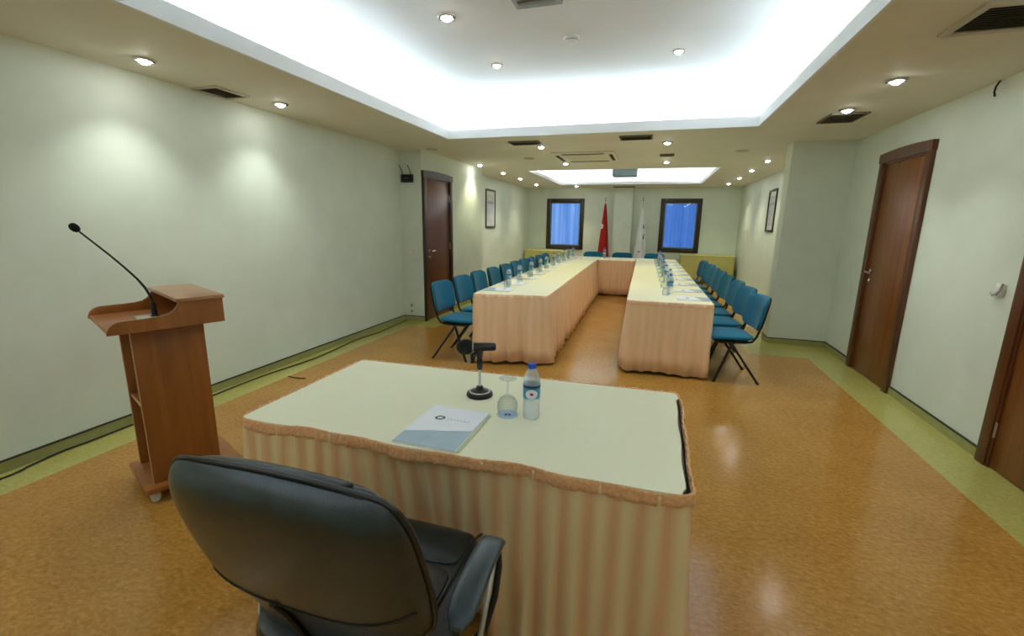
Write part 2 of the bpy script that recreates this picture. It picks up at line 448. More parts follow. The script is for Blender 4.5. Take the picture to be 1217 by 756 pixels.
# windows
for i, (a, b) in enumerate(WIN):
    e = struct(empty(f'window_{i+1}', ((a+b)/2, YF, WZ0)), ('left', 'right')[i]+' dark framed blue window in the far wall')
    hw = (b-a)/2; H = WZ1-WZ0; f = MB(); t = .1
    for lo, hi in [((-hw-.01, -.035, -.01), (-hw+t, .1, H+.01)), ((hw-t, -.035, -.01), (hw+.01, .1, H+.01)), ((-hw+t, -.035, -.01), (hw-t, .1, t)), ((-hw+t, -.035, H-t), (hw-t, .1, H+.01))]: f.box(lo, hi, .008)
    fr = f.build('window_frame', 'window wood', e)
    f = MB(); g = t; k = .03
    for lo, hi in [((-hw+g, .0, g), (-hw+g+k, .05, H-g)), ((hw-g-k, .0, g), (hw-g, .05, H-g)), ((-hw+g+k, .0, g), (hw-g-k, .05, g+k)), ((-hw+g+k, .0, H-g-k), (hw-g-k, .05, H-g))]: f.box(lo, hi, .004)
    f.build('sash', 'unit grey', e)
    MB().box((-hw+g+k, .02, g+k), (hw-g-k, .028, H-g-k)).build('pane', 'window glass', e)
    cu = MB(); ph = 1.7*i
    cu.grid(lambda u, v: V(-hw+.02+(2*hw-.04)*u/79, .13+.012*math.sin(u*.9+ph)+.006*math.sin(u*.37), .02+(H-.04)*v/5), 80, 6)
    cu.build('curtain', ('sheer light blue curtain', 'sheer blue curtain')[i], e)

# ------------------------------------------------------------------ ceiling fixtures
def downlight(x, y, z, label, watts, colr=(1.0, .95, .86), r=.052, group='recessed ceiling downlights', size=104):
    e = tag(empty('downlight', (x, y, z)), label, 'downlight', group)
    MB().lathe([(r*.74, -.001), (r*.78, -.011), (r*1.02, -.013), (r*1.22, -.006), (r*1.25, 0)], 28, caps=False).build('trim_ring', 'satin steel', e)
    MB().lathe([(0.0001, -.030), (r*.3, -.028), (r*.52, -.021), (r*.64, -.012), (r*.7, -.002)], 24).build('lens', 'lamp lens', e)
    for a0 in (200, 20):
        g = MB(); g.tube([(r*1.02*math.cos(math.radians(a)), r*1.02*math.sin(math.radians(a)), -.0135) for a in range(a0-38, a0+39, 12)], .004, 6)
        g.build('spring_clip', 'black metal', e)
    l = bpy.data.lights.new('downlight_beam', 'SPOT'); l.energy = watts; l.color = colr; l.spot_size = math.radians(size); l.spot_blend = 1.0; l.shadow_soft_size = .04
    o = bpy.data.objects.new('downlight_beam', l); col.objects.link(o); o.location = (0, 0, -.045); o.parent = e
    return e
DL = [(-3.2, 2.34, 'round downlight above the left wall, nearer the camera than the small left ceiling vent'),
      (-3.2, 3.47, 'round downlight above the left wall, just past the small left ceiling vent'),
      (1.5, 3.96, 'bright round downlight in the right soffit between the big vent and the small vent'),
      (1.5, 4.80, 'bright round downlight in the right soffit touching the small square vent'),
      (-1.5, 6.13, 'round downlight behind the left end of the left slot vent'),
      (.08, 6.14, 'round downlight behind the right end of the right slot vent'),
      (-1.5, 7.88, 'round downlight just behind the left slot of the square air conditioner panel'),
      (.11, 7.96, 'round downlight behind the small dark grille right of the air conditioner panel'),
      (-3.02, 7.84, 'round downlight by the left pier, nearest of the row along the far left wall'),
      (-3.02, 9.16, 'round downlight along the far left wall, second of its row'),
      (-3.0, 10.34, 'round downlight along the far left wall, third of its row'),
      (-3.02, 11.94, 'round downlight along the far left wall, last of its row'),
      (1.58, 8.08, 'round downlight along the far right wall, nearest of its row'),
      (1.6, 9.39, 'round downlight along the far right wall, second of its row'),
      (1.62, 10.79, 'round downlight along the far right wall, third of its row'),
      (1.62, 12.23, 'round downlight along the far right wall, last of its row'),
      (-2.08, 12.6, 'round downlight between the rear tray and the left far window')]
for x, y, l in DL:
    downlight(x, y, CZ, l, SPOT_W*(1.0 if y < 5.5 else 1.45), (.97, 1.0, .93) if y < 5.5 else (1.0, .96, .64))
for x, y in [(-3.2, .6), (1.5, 2.2), (1.5, .4), (-3.2, -.9), (-1.7, -1.2), (.2, -1.2)]:  # out-of-view downlights added for ambient fill; last two brighten the front skirt
    downlight(x, y, CZ, 'unseen round downlight added as fill light in the soffit beside or behind the camera', SPOT_W)
for x, y, l in [(-1.57, 3.4, 'round downlight in the front tray ceiling, nearest the camera'), (-1.55, 4.47, 'small round downlight in the front tray, far left'), (.09, 4.52, 'small round downlight in the front tray, far right')]:
    downlight(x, y, TZ[0], l, SPOT_W*.8, (.9, .96, 1.0), .045 if y > 4 else .055, 'downlights inside the front ceiling tray')

def grille(x0, y0, x1, y1, z, label, n, along='x', frame=.03, name='ceiling_vent', fm='vent frame', lm='vent louvre', cat='vent'):
    cx, cy = (x0+x1)/2, (y0+y1)/2; hx, hy = (x1-x0)/2, (y1-y0)/2
    e = tag(empty(name, (cx, cy, z)), label, cat, 'ceiling air vents')
    f = MB()
    for lo, hi in [((-hx, -hy, -.014), (-hx+frame, hy, 0)), ((hx-frame, -hy, -.014), (hx, hy, 0)), ((-hx+frame, -hy, -.014), (hx-frame, -hy+frame, 0)), ((-hx+frame, hy-frame, -.014), (hx-frame, hy, 0))]: f.box(lo, hi, .003)
    f.build('vent_frame', fm, e)
    MB().box((-hx+frame, -hy+frame, -.003), (hx-frame, hy-frame, -.0005)).build('vent_backing', 'vent dark', e)
    g = MB()
    for i in range(n):
        t = (i+.5)/n
        if along == 'x':
            y = -hy+frame+(2*hy-2*frame)*t; w_ = (2*hy-2*frame)/n*.40
            m = Matrix.Translation((0, y, -.008)) @ Matrix.Rotation(.4, 4, 'X'); g.box((-hx+frame, -w_, -.0012), (hx-frame, w_, .0012), 0, mat=m)
        else:
            x = -hx+frame+(2*hx-2*frame)*t; w_ = (2*hx-2*frame)/n*.40
            m = Matrix.Translation((x, 0, -.008)) @ Matrix.Rotation(.4, 4, 'Y'); g.box((-w_, -hy+frame, -.0012), (w_, hy-frame, .0012), 0, mat=m)
    g.build('louvre_blades', lm, e)
    return e
grille(-3.51, 2.89, -3.26, 3.21, CZ, 'small dark grille in the left soffit between two downlights', 7, 'y')
grille(1.33, 2.76, 1.9, 3.14, CZ, 'large pale framed grille at the upper right corner of the photo', 11, 'x', .04)
grille(1.42, 4.92, 1.72, 5.32, CZ, 'small dark grille in the right soffit beside a bright downlight', 8, 'x', .02, fm='vent louvre')
grille(-1.82, 5.68, -1.43, 5.93, CZ, 'dark slot vent behind the front tray, left of the two', 5, 'x', .02, fm='vent louvre')
grille(-.46, 5.6, -.09, 5.85, CZ, 'dark slot vent behind the front tray, right of the two', 5, 'x', .02, fm='vent louvre')
grille(-.0, 7.1, .2, 7.3, CZ, 'tiny dark grille right of the air conditioner panel', 4, 'x', .02, fm='vent louvre')
grille(-1.14, 12.85, -.56, 13.1, CZ, 'dark vent in the soffit in front of the far pier', 5, 'x', .02, fm='vent louvre')
# box units hanging in the trays
def box_unit(x0, y0, x1, y1, z, h, label, m):
    e = tag(empty('air_outlet', ((x0+x1)/2, (y0+y1)/2, z)), label, 'vent', 'ceiling air vents')
    hx, hy = (x1-x0)/2, (y1-y0)/2
    MB().box((-hx, -hy, -h), (hx, hy, 0), .006).build('housing', m, e)
    g = MB()
    for i in range(6): g.box((-hx+.03, -hy+.03+(2*hy-.06)*i/6, -h-.004), (hx-.03, -hy+.03+(2*hy-.06)*(i+.55)/6, -h+.001))
    g.build('louvre_blades', 'vent louvre', e)
box_unit(-1.02, 2.85, -.70, 3.36, TZ[0], .03, 'olive grey air outlet in the front tray at the top edge of the photo', 'vent louvre')
box_unit(-1.02, 11.2, -.47, 11.6, TZ[1], .288, 'pale blue grey air outlet box in the rear tray', 'unit grey')
e = tag(empty('smoke_detector', (-.75, 4.0, TZ[0])), 'round white smoke detector on the front tray ceiling', 'smoke detector')
MB().lathe([(.062, 0), (.064, -.012), (.055, -.02), (.05, -.034), (.03, -.042), (.0001, -.043)], 28).build('housing', 'white plastic', e)
MB().tube([(.052*math.cos(a*PI/12), .052*math.sin(a*PI/12), -.026) for a in range(24)], .004, 6, True).build('sensor_slot', 'grey plastic', e)
# air conditioner cassette
e = tag(empty('air_conditioner_cassette', (-1.05, 7.15, CZ-.0025)), 'square cream air conditioner panel with four dark slots in the soffit', 'air conditioner')
MB().box((-.45, -.45, -.02), (.45, .45, 0), .012).build('panel', 'ceiling paint', e)
for lo, hi in [((-.41, -.3, -.026), (-.36, .3, -.018)), ((.36, -.3, -.026), (.41, .3, -.018)), ((-.3, -.41, -.026), (.3, -.36, -.018)), ((-.3, .36, -.026), (.3, .41, -.018))]:
    MB().box(lo, hi, .003).build('air_slot', 'vent dark', e)
g = MB()
for i in range(9): g.box((-.26, -.26+i*.06, -.023), (.26, -.225+i*.06, -.019))
g.build('return_grille', 'ceiling paint', e)
for x, y, l in [(-3.05, 6.05, 'flush round ceiling speaker in front of the left pier door'), (-1.95, 7.2, 'flush round ceiling speaker left of the air conditioner panel'), (1.05, 7.0, 'flush round ceiling speaker near the right pier')]:
    e = tag(empty('ceiling_speaker', (x, y, CZ)), l, 'speaker', 'flush ceiling speakers')
    MB().lathe([(.085, 0), (.085, -.006), (.07, -.01)], 26, caps=False).build('rim', 'vent frame', e)
    MB().lathe([(.07, -.008), (.03, -.012), (.0001, -.012)], 26).build('speaker_grille', 'vent frame', e)

# ------------------------------------------------------------------ wall fittings
e = tag(empty('wireless_router', (-3.41, 6.0, 2.07)), 'black box with two slanted aerials high on the wall left of the dark door', 'router')
b_ = MB().box((-.09, -.05, -.055), (.09, 0, .055), .008).build('body', 'black plastic', e)
MB().box((-.03, -.052, -.004), (.03, -.049, .004)).build('front_badge', 'grey plastic', b_)
for x in (-.07, .06):
    MB().tube([(x, -.02, .05), (x-.015, -.02, .1), (x-.055, -.02, .185)], [.007, .006, .005], 8).build('aerial', 'black plastic', e)
def plate(name, x, y, z, n, label, cat, kind):
    """n: room-facing axis 'y-' or 'x-'"""
    e = tag(empty(name, (x, y, z)), label, cat)
    R = Matrix.Identity(4) if n == 'y-' else Matrix.Rotation(-PI/2, 4, 'Z')
    MB().box((-.041, -.01, -.041), (.041, 0, .041), .004, mat=R).build('plate', 'outlet cream', e)
    if kind == 'socket':
        MB().lathe([(.02, 0), (.02, .004), (.0001, .004)], 18, mat=R @ Matrix.Translation((0, -.0105, 0)) @ Matrix.Rotation(PI/2, 4, 'X')).build('socket_well', 'grey plastic', e)
    else:
        MB().box((-.028, -.015, -.03), (.028, -.008, .03), .003, mat=R @ Matrix.Rotation(.08, 4, 'X')).build('rocker', 'white plastic', e)
    return e
plate('wall_socket', -3.406, 6.0, .235, 'y-', 'cream wall socket left of the dark door, upper of two', 'socket', 'socket')
plate('wall_socket', -3.406, 6.0, .145, 'y-', 'cream wall socket left of the dark door, lower of two', 'socket', 'socket')
plate('light_switch', -3.39, 6.0, 1.03, 'y-', 'pale light switch on the wall left of the dark door', 'light switch', 'switch')
e = plate('light_switch', XR, 3.68, 1.10, 'x-', 'white switch with grey hanging lever on the right wall between two brown doors', 'light switch', 'switch')
MB().tube([(-.018, -.035, .045), (-.024, -.03, .0), (-.03, -.012, -.028), (-.03, .015, -.034), (-.026, .04, -.02)], [.006, .007, .009, .009, .007], 8).build('lever', 'grey plastic', e)
tag(MB().tube([(XR-.004, 4.13, 2.462), (XR-.02, 4.11, 2.45), (XR-.035, 4.105, 2.42), (XR-.03, 4.12, 2.39), (XR-.012, 4.14, 2.368)], .006, 8).build('loose_cable', 'black plastic', None, (XR-.02, 4.12, 2.37)),
    'short dark cable end curling from the top of the right wall', 'cable')
def picture(x, n, y0, y1, z0, z1, label, fm):
    e = tag(empty('framed_certificate', (x, (y0+y1)/2, z0)), label, 'picture', 'framed certificates')
    hw = (y1-y0)/2; h = z1-z0; f = MB(); t = .04
    def bx(m, ya, yb, za, zb, d0, d1, bev=.004):
        xs_ = sorted((n*d0, n*d1)); m.box((xs_[0], ya, za), (xs_[1], yb, zb), bev)
    bx(f, -hw, -hw+t, 0, h, .001, .025); bx(f, hw-t, hw, 0, h, .001, .025); bx(f, -hw+t, hw-t, 0, t, .001, .025); bx(f, -hw+t, hw-t, h-t, h, .001, .025)
    f.build('picture_frame', fm, e)
    m = MB(); bx(m, -hw+t, hw-t, t, h-t, .002, .008, 0); m.build('mat_board', 'picture mat', e)
    m = MB(); bx(m, -hw+t+.07, hw-t-.07, t+.08, h-t-.08, .008, .010, 0); sh = m.build('sheet', 'picture sheet', e)
    m = MB()
    bx(m, -hw+t+.07, hw-t-.07, h*.62, h*.70, .010, .0106, 0); m.build('printed_band', 'ink grey', sh)
picture(XLF, 1, 9.67, 10.3, 1.35, 2.2, 'brown framed certificate on the far left wall past the dark door', 'picture frame wood')
picture(XRF, -1, 9.62, 10.2, 1.37, 2.165, 'thin black framed certificate on the far right wall behind the pier', 'picture frame black')

# ------------------------------------------------------------------ skirted tables
def path_round(poly, r, step):
    """closed polygon -> evenly spaced points with rounded corners, with normals (outward for ccw)"""
    n = len(poly); pts = []
    for i in range(n):
        p0, p1, p2 = Vector(poly[i-1]), Vector(poly[i]), Vector(poly[(i+1) % n])
        a = (p0-p1).normalized(); b = (p2-p1).normalized()
        s, t = p1+a*r, p1+b*r
        for k in range(7):
            u = k/6; pts.append((1-u)**2*s+2*u*(1-u)*p1+u*u*t)
    out = []; 
    n = len(pts); L = 0; seglen = [(pts[(i+1) % n]-pts[i]).length for i in range(n)]; T = sum(seglen)
    cnt = int(T/step); i = 0; acc = 0
    for k in range(cnt):
        d = T*k/cnt
        while acc+seglen[i] < d: acc += seglen[i]; i += 1
        t = (pts[(i+1) % n]-pts[i])
        out.append((pts[i]+t*((d-acc)/max(seglen[i], 1e-9)), d))
    res = []
    m = len(out)
    for k in range(m):
        t = (out[(k+1) % m][0]-out[k-1][0]).normalized()
        res.append((out[k][0], V(t.y, -t.x).normalized() if False else Vector((t.y, -t.x)).normalized(), out[k][1]))
    return res, T
def skirted_table(name, poly, label, cat, skirt_mat, ruffle_mat, cloth_mat, cloth_label, step=.012, ztop=.74, amp=.014, flare=lambda p, n: .04, hem=lambda p: .030, period=.085, sag=lambda p, n: 0.0, gap=lambda p, n: .0, ruffle=.037, seed=1, thick=.025, group=None, fine=True, legs=True, cloth_group=None, waves=True):
    rnd = random.Random(seed)
    cx = sum(p[0] for p in poly)/len(poly); cy = sum(p[1] for p in poly)/len(poly)
    e = tag(empty(name, (cx, cy, 0)), label, cat, group)
    P, T = path_round([(x-cx, y-cy) for x, y in poly], .035, step)
    m = len(P)
    W = lambda p: Vector((p.x+cx, p.y+cy))
    # board
    b = MB(); q = [(p.x-n.x*.004, p.y-n.y*.004) for p, n, d in P][::max(1, int(.03/step))]
    b.prism(q, 'z', ztop-.006-thick, ztop-.0045); b.build('tabletop', 'board brown', e, sharp=True)
    if legs:
        xs_ = [p[0]-cx for p in poly]; ys_ = [p[1]-cy for p in poly]
        for sx in (min(xs_)+.16, max(xs_)-.16):
            for sy in (min(ys_)+.18, max(ys_)-.18):
                g = MB(); g.tube([(sx, sy, .0), (sx, sy, ztop-.03)], .014, 8); g.lathe([(.018, 0), (.018, .02), (.0145, .022)], 10, c=(sx, sy, 0)); g.build('leg', 'black metal', e)
    # skirt with gathers: fold phase wanders along the run
    ph = [0.0]
    a1, a2, a3 = [rnd.uniform(0, 6.28) for _ in range(3)]
    nf = max(4, round(T/period))
    def fold(d, t):
        u = 2*PI*d/T
        w_ = u*nf+1.1*math.sin(u*7+a1)+.9*math.sin(u*13+a2)
        base = math.sin(w_)+.35*math.sin(2*w_+a3+1.5*t)+.3*math.sin(u*round(nf*.37)+a2)
        top = math.sin(u*nf*3+a3)*.35+math.sin(u*round(nf*1.7)+a1)*.3
        k = min(1, t*1.6)
        return base*k+top*(1-k)*.9
    NV = 12 if fine else 8
    ts = [0, .02, .05, .09, .14, .22, .32, .45, .6, .75, .88, 1.0] if fine else [0, .03, .08, .18, .35, .55, .8, 1.0]
    zs0 = ztop-.005
    def sk(i, j):
        p, n, d = P[i % m]; t = ts[j]; wp = W(p)
        hz = hem(wp); s_ = sag(wp, n)
        hz += (.008 if not fine else .003)*math.sin(9*d+a1)
        z = zs0-s_*.6-(zs0-s_*.6-hz)*t
        o = .004+s_*.7*(1-t)+flare(wp, n)*(t**.8)+amp*(.25+.75*min(1, t*1.4))*fold(d, t)*(1.5 if fine and n.y < -.5 and wp.x < -.3 else 1)
        return V(p.x+n.x*o, p.y+n.y*o, z)
    s = MB(); s.grid(sk, m+1, NV, uv=lambda i, j: (P[i % m][2]+(T if i == m else 0), ts[j]))
    skirt = s.build('skirt', skirt_mat, e, solid=.002, sharp=False)
    # ruffled heading band
    st2 = step if not fine else step*.5
    P2, T2 = path_round([(x-cx, y-cy) for x, y in poly], .035, st2); m2 = len(P2)
    nr = round(T2/.021)
    def rf(i, j):
        p, n, d = P2[i % m2]; wp = W(p); u = 2*PI*d/T2
        s_ = sag(wp, n)
        g = math.sin(u*nr+2*math.sin(u*31))*.5+math.sin(u*round(nr*.37)+a1)*.7+math.sin(u*round(nr*.11)+a2)*.5
        prof = [(-.003, -.003), (.001, .003), (.004, .0025), (.0058, -.004), (.0062, -.012), (.007, -.021), (.0085, -ruffle+.003), (.004, -ruffle)][j]
        gp = gap(wp, n)
        o = prof[0]+g*(.0018 if j < 6 else .0026)+s_*.8+gp
        z = ztop+prof[1]+g*.0018*(1 if j < 4 else -1)-s_*.55+gp*.3
        return V(p.x+n.x*o, p.y+n.y*o, z)
    r_ = MB(); r_.grid(rf, m2+1, 8)
    r_.build('ruffle_band', ruffle_mat, skirt, solid=.002, sharp=False)
    # cloth on top
    inset = [(p.x+n.x*(.001-1.9*gap(W(p), n)+sag(W(p), n)*.8), p.y+n.y*(.001-1.9*gap(W(p), n)+sag(W(p), n)*.8)) for p, n, d in P]
    c_ = MB()
    k = max(1, int(.02/step)); q = inset[::k]
    c_.prism([(x, y) for x, y in q], 'z', ztop-.0045, ztop)
    cl = c_.build('tablecloth', cloth_mat, None, (0, 0, 0)); cl.location = (cx, cy, 0)
    for v in cl.data.vertices: v.co.z -= ztop-.0045
    cl.location.z = ztop-.0045
    tag(cl, cloth_label, 'tablecloth', cloth_group)
    return e
# foreground table
FT = [(-1.452, 1.245), (.150, 1.238), (.156, 2.055), (-1.455, 2.015)]
def ft_hem(p): return .014+(.17*math.exp(-((p.x+.72)/.25)**2) if p.y < 1.5 else 0)
def ft_flare(p, n):
    if n.y < -.5: return .035-.14*math.exp(-((p.x+.70)/.26)**2)
    return .03
def ft_sag(p, n):
    if n.y < -.5: return .007+.006*math.sin(p.x*9.5+2.1)+.003*math.sin(p.x*23)
    if n.x > .5: return .004+.003*math.sin(p.y*21)
    return 0
def ft_gap(p, n): return .007 if n.x > .5 and p.y < 1.98 else .0
skirted_table('skirted_table', FT, 'front table with striped peach and cream pleated skirt behind the black chair', 'table', 'striped satin', 'ruffle peach', 'pale tablecloth',
              'pale green cloth covering the front table', .009, flare=ft_flare, hem=ft_hem, sag=ft_sag, gap=ft_gap, seed=3, amp=.014, period=.10)
# U of tables
def rot(x, y, deg, ox, oy):
    a = math.radians(deg); return (ox+(x-ox)*math.cos(a)-(y-oy)*math.sin(a), oy+(x-ox)*math.sin(a)+(y-oy)*math.cos(a))
LW = [(-1.765, 4.38), (-1.0, 4.53), (-1.118, 10.45), (-1.86, 10.45)]
RW = [(-.20, 4.585), (.598, 4.60), (.49, 10.45), (-.315, 10.45)]
BW = [(-1.075, 9.64), (-.335, 9.66), (-.35, 10.45), (-1.085, 10.45)]
def lw_flare(p, n):
    if n.x < -.5 and p.y > 4.5: return -.12
    if n.x > .5: return .045
    return .06
def rw_flare(p, n):
    if n.x > .5 and p.y > 4.7: return -.12
    return .03
skirted_table('conference_table', LW, 'long skirted table forming the left arm of the U, blue chairs along its left', 'table', 'peach satin', 'peach satin', 'pale tablecloth',
              'pale green cloth on the left arm of the U of tables', .02, flare=lw_flare, seed=5, amp=.028, period=.20, group='skirted tables of the U', fine=False, cloth_group='cloths of the U')
skirted_table('conference_table', RW, 'long skirted table forming the right arm of the U, blue chairs along its right', 'table', 'peach satin', 'peach satin', 'pale tablecloth',
              'pale green cloth on the right arm of the U of tables', .02, flare=rw_flare, seed=6, amp=.018, period=.15, group='skirted tables of the U', fine=False, cloth_group='cloths of the U')
skirted_table('conference_table', BW, 'short skirted table closing the far end of the U between its two arms', 'table', 'peach satin', 'peach satin', 'pale tablecloth',
              'pale green cloth on the short far table of the U', .02, flare=lambda p, n: .03 if n.y < -.5 else -.02, seed=8, amp=.012, period=.15, group='skirted tables of the U', fine=False, cloth_group='cloths of the U')
for a, b, lab in [(-3.52, -2.3, 'left'), (.72, 2.03, 'right')]:
    skirted_table('side_table', [(a, 12.72), (b, 12.72), (b, 13.3), (a, 13.3)], f'low table with olive yellow skirt under the {lab} far window', 'table', 'olive table skirt', 'olive table skirt', 'olive tablecloth',
                  f'olive yellow cloth on the side table under the {lab} far window', .03, ztop=.71, amp=.012, period=.2, flare=lambda p, n: .02 if n.y < -.5 else 0, fine=False, group='olive skirted side tables', cloth_group='olive cloths')

# ------------------------------------------------------------------ conference chairs
def pad(mb, w, h, t, f, nu=18, nv=14, power=5):
    """soft rounded pad: superellipse outline w x h, thickness t; f(a,b,c) places local (across, up, out)"""
    for sgn in (1, -1):
        verts, faces = [], []
        rings = 7
        for k in range(rings+1):
            rr = math.sin(k/rings*PI/2); hh = math.cos(k/rings*PI/2)**.55*t/2
            for i in range(36):
                a = 2*PI*i/36; ca, sa = math.cos(a), math.sin(a)
                x = abs(ca)**(2/power)*(1 if ca > 0 else -1)*w/2; y = abs(sa)**(2/power)*(1 if sa > 0 else -1)*h/2
                sc = .0+.001+rr*.999
                verts.append(f(x*sc, y*sc, sgn*hh))
        for k in range(rings):
            for i in range(36):
                i2 = (i+1) % 36; faces.append([k*36+i, k*36+i2, (k+1)*36+i2, (k+1)*36+i])
        faces.append(list(range(36)))
        mb.add(verts, faces)
    bmesh.ops.remove_doubles(mb.bm, verts=mb.bm.verts[:], dist=1e-5)
    return mb
def make_chair():
    e = empty('conference_chair')
    s = pad(MB(), .40, .45, .062, lambda a, b, c: V(a-.01, b, .432+c-.012*max(0, (a-.1)/.1)**2+.006*(b/.22)**2))
    s.build('seat', 'teal fabric', e)
    MB().box((-.17, -.19, .388), (.15, .19, .404), .008).build('seat_pan', 'black plastic', e)
    def bk(a, b, c):     # a across, b up
        z = .668+b; x = -.232-.055*(b+.15)/.3+c-.05*(1-(a/.23)**2)+.028
        return V(x, a, z)
    s = pad(MB(), .46, .325, .062, bk); back = s.build('backrest', 'teal fabric', e)
    s = pad(MB(), .445, .31, .02, lambda a, b, c: bk(a, b, c-.030)); s.build('back_shell', 'black plastic', back)
    for sy in (-1, 1):
        y = sy*.19
        g = MB(); g.tube([(-.268, y, .74), (-.252, y, .62), (-.236, y, .52), (-.218, y, .455), (-.185, y, .405), (-.12, y, .392), (.12, y, .392)], .0115, 8)
        g.build('back_support', 'black metal', e)
        y = sy*.225
        g = MB(); g.tube([(.03, y*.86, .395), (.0, y*.95, .38), (-.265, y, .006)], .0115, 8, flat=1.3); g.lathe([(.015, 0), (.015, .014), (.0, .018)], 8, c=(-.266, y, 0)); g.build('leg', 'black metal', e)
        g = MB(); g.tube([(-.03, y*.86, .395), (.0, y*.95, .38), (.13, y, .006)], .0115, 8, flat=1.3); g.lathe([(.015, 0), (.015, .014), (.0, .018)], 8, c=(.131, y, 0)); g.build('leg', 'black metal', e)
    MB().tube([(.0, -.21, .385), (.0, .21, .385)], .011, 8).build('cross_bar', 'black metal', e)
    return e
proto = make_chair(); first = [True]
def place_chair(x, y, rz, label, group):
    o = proto if first[0] else copy_tree(proto)
    first[0] = False
    o.location = (x, y, 0); o.rotation_euler.z = rz
    tag(o, label, 'chair', group); return o
rr = random.Random(4)
def nth(i, n): return 'nearest' if i == 0 else ('last' if i == n-1 else ORD[i])
for i in range(10):
    place_chair(-1.945+rr.uniform(-.012, .008)-.004*i, 4.56+.585*i, rr.uniform(-.05, .05), f'blue fabric chair along the left arm of the U, {nth(i, 10)} from the camera', 'blue chairs left of the U')
for i in range(8):
    y = 4.80+.6*i+(.25 if i == 7 else 0)
    place_chair(.765-.02*(y-4.6)+rr.uniform(-.006, .012), y, PI+.12+rr.uniform(-.05, .05), f'blue fabric chair along the right arm of the U, {nth(i, 8)} from the camera', 'blue chairs right of the U')
for x, lab in [(-1.33, 'behind the far table of the U, left of the red flag'), (-.66, 'behind the far table of the U, in front of the pier'), (.06, 'behind the far table of the U, right of the white flag')]:
    place_chair(x, 10.64, -PI/2, f'blue fabric chair {lab}', 'blue chairs behind the far table')

# ------------------------------------------------------------------ table settings
def make_bottle():
    e = empty('water_bottle')
    R = .0325
    prof = [(.012, .003), (.026, .0), (.031, .004), (R, .012)]
    for k in range(5):
        z = .02+k*.012; prof += [(R, z), (R-.0012, z+.006)]
    prof += [(R, .084), (R-.001, .086), (R-.001, .138), (R, .14), (R, .15), (.0305, .163), (.026, .177), (.019, .19), (.014, .197), (.0135, .205)]
    MB().lathe(prof, 24).build('body', 'clear plastic', e)
    lb = MB(); lb.mi = 0
    lb.lathe([(R-.0005, .084), (R+.0008, .085), (R+.0008, .138), (R-.0005, .139)], 28, caps=False)
    lab = lb.build('label', 'label teal', e)
    lb = MB(); lb.lathe([(R+.001, .128), (R+.0014, .1285), (R+.0014, .137), (R+.001, .1375)], 28, caps=False); lb.build('label_band', 'label navy', lab)
    for a0 in (-PI/2-.15, PI/2):       # white oval panels, front and back
        lb = MB(); rings = 6
        vs, fs = [], []
        for k in range(rings+1):
            for i in range(24):
                t = 2*PI*i/24; rr_ = k/rings
                a = a0+.72*rr_*math.cos(t); z = .1055+.0185*rr_*math.sin(t)
                q = R+.0016; vs.append((q*math.cos(a), q*math.sin(a), z))
        for k in range(rings):
            for i in range(24): fs.append([k*24+i, k*24+(i+1) % 24, (k+1)*24+(i+1) % 24, (k+1)*24+i])
        lb.add(vs, fs); lb.build('label_panel', 'label white', lab)
        lb = MB(); vs, fs = [], []
        for k in range(2):
            for i in range(12):
                t = 2*PI*i/12; rr_ = (.0, 1)[k]
                a = a0+.2*rr_*math.cos(t); z = .106+.006*rr_*math.sin(t); q = R+.0020; vs.append((q*math.cos(a), q*math.sin(a), z))
        for i in range(12): fs.append([i, (i+1) % 12, 12+(i+1) % 12, 12+i])
        lb.add(vs, fs); lb.build('label_spot', 'label red', lab)
    cp = MB(); cp.lathe([(.0145, .199), (.0152, .2), (.0152, .216), (.0135, .219), (.0001, .219)], 24)
    cp.build('cap', 'cap blue', e)
    return e
def make_glass():
    e = empty('wine_glass')
    # upside down: rim on the cloth, foot on top
    prof = [(.0355, .004), (.039, .02), (.0405, .036), (.0385, .052), (.031, .068), (.018, .078), (.006, .083), (.0042, .09), (.0042, .135), (.006, .142), (.02, .146), (.034, .1475), (.035, .149), (.034, .1505), (.0001, .153)]
    inner = [(.0001, .076), (.016, .0735), (.0295, .065), (.037, .051), (.039, .036), (.0375, .02), (.034, .004)]
    MB().lathe(inner+prof, 28).build('glass_body', 'clear glass', e)
    c_ = MB().lathe([(.0001, .0), (.041, .0), (.0415, .0012), (.037, .0035), (.0001, .0035)], 28).build('paper_cover', 'cover blue', e)
    m = MB()
    for x, y in ((-.006, -.012), (.008, -.012)): m.box((x-.005, y-.008, .0036), (x+.005, y+.008, .0042))
    m.box((-.011, -.006, .0036), (.013, -.002, .0042)); m.build('printed_mark', 'label navy', c_)
    return e
def logo(parent, x, y, z, s, mat='ink dark'):
    """dark ring of two angular hooks"""
    m = MB()
    for k in (0, PI):
        R_ = Matrix.Translation((x, y, z)) @ Matrix.Rotation(k, 4, 'Z') @ Matrix.Scale(s, 4)
        m.prism([(-1, -.1), (-.45, .75), (.3, .75), (.3, .4), (-.25, .4), (-.55, -.1), (-.3, -.45), (-.5, -.8)], 'z', 0, .0006/s, mat=R_)
    m.build('logo', mat, parent)
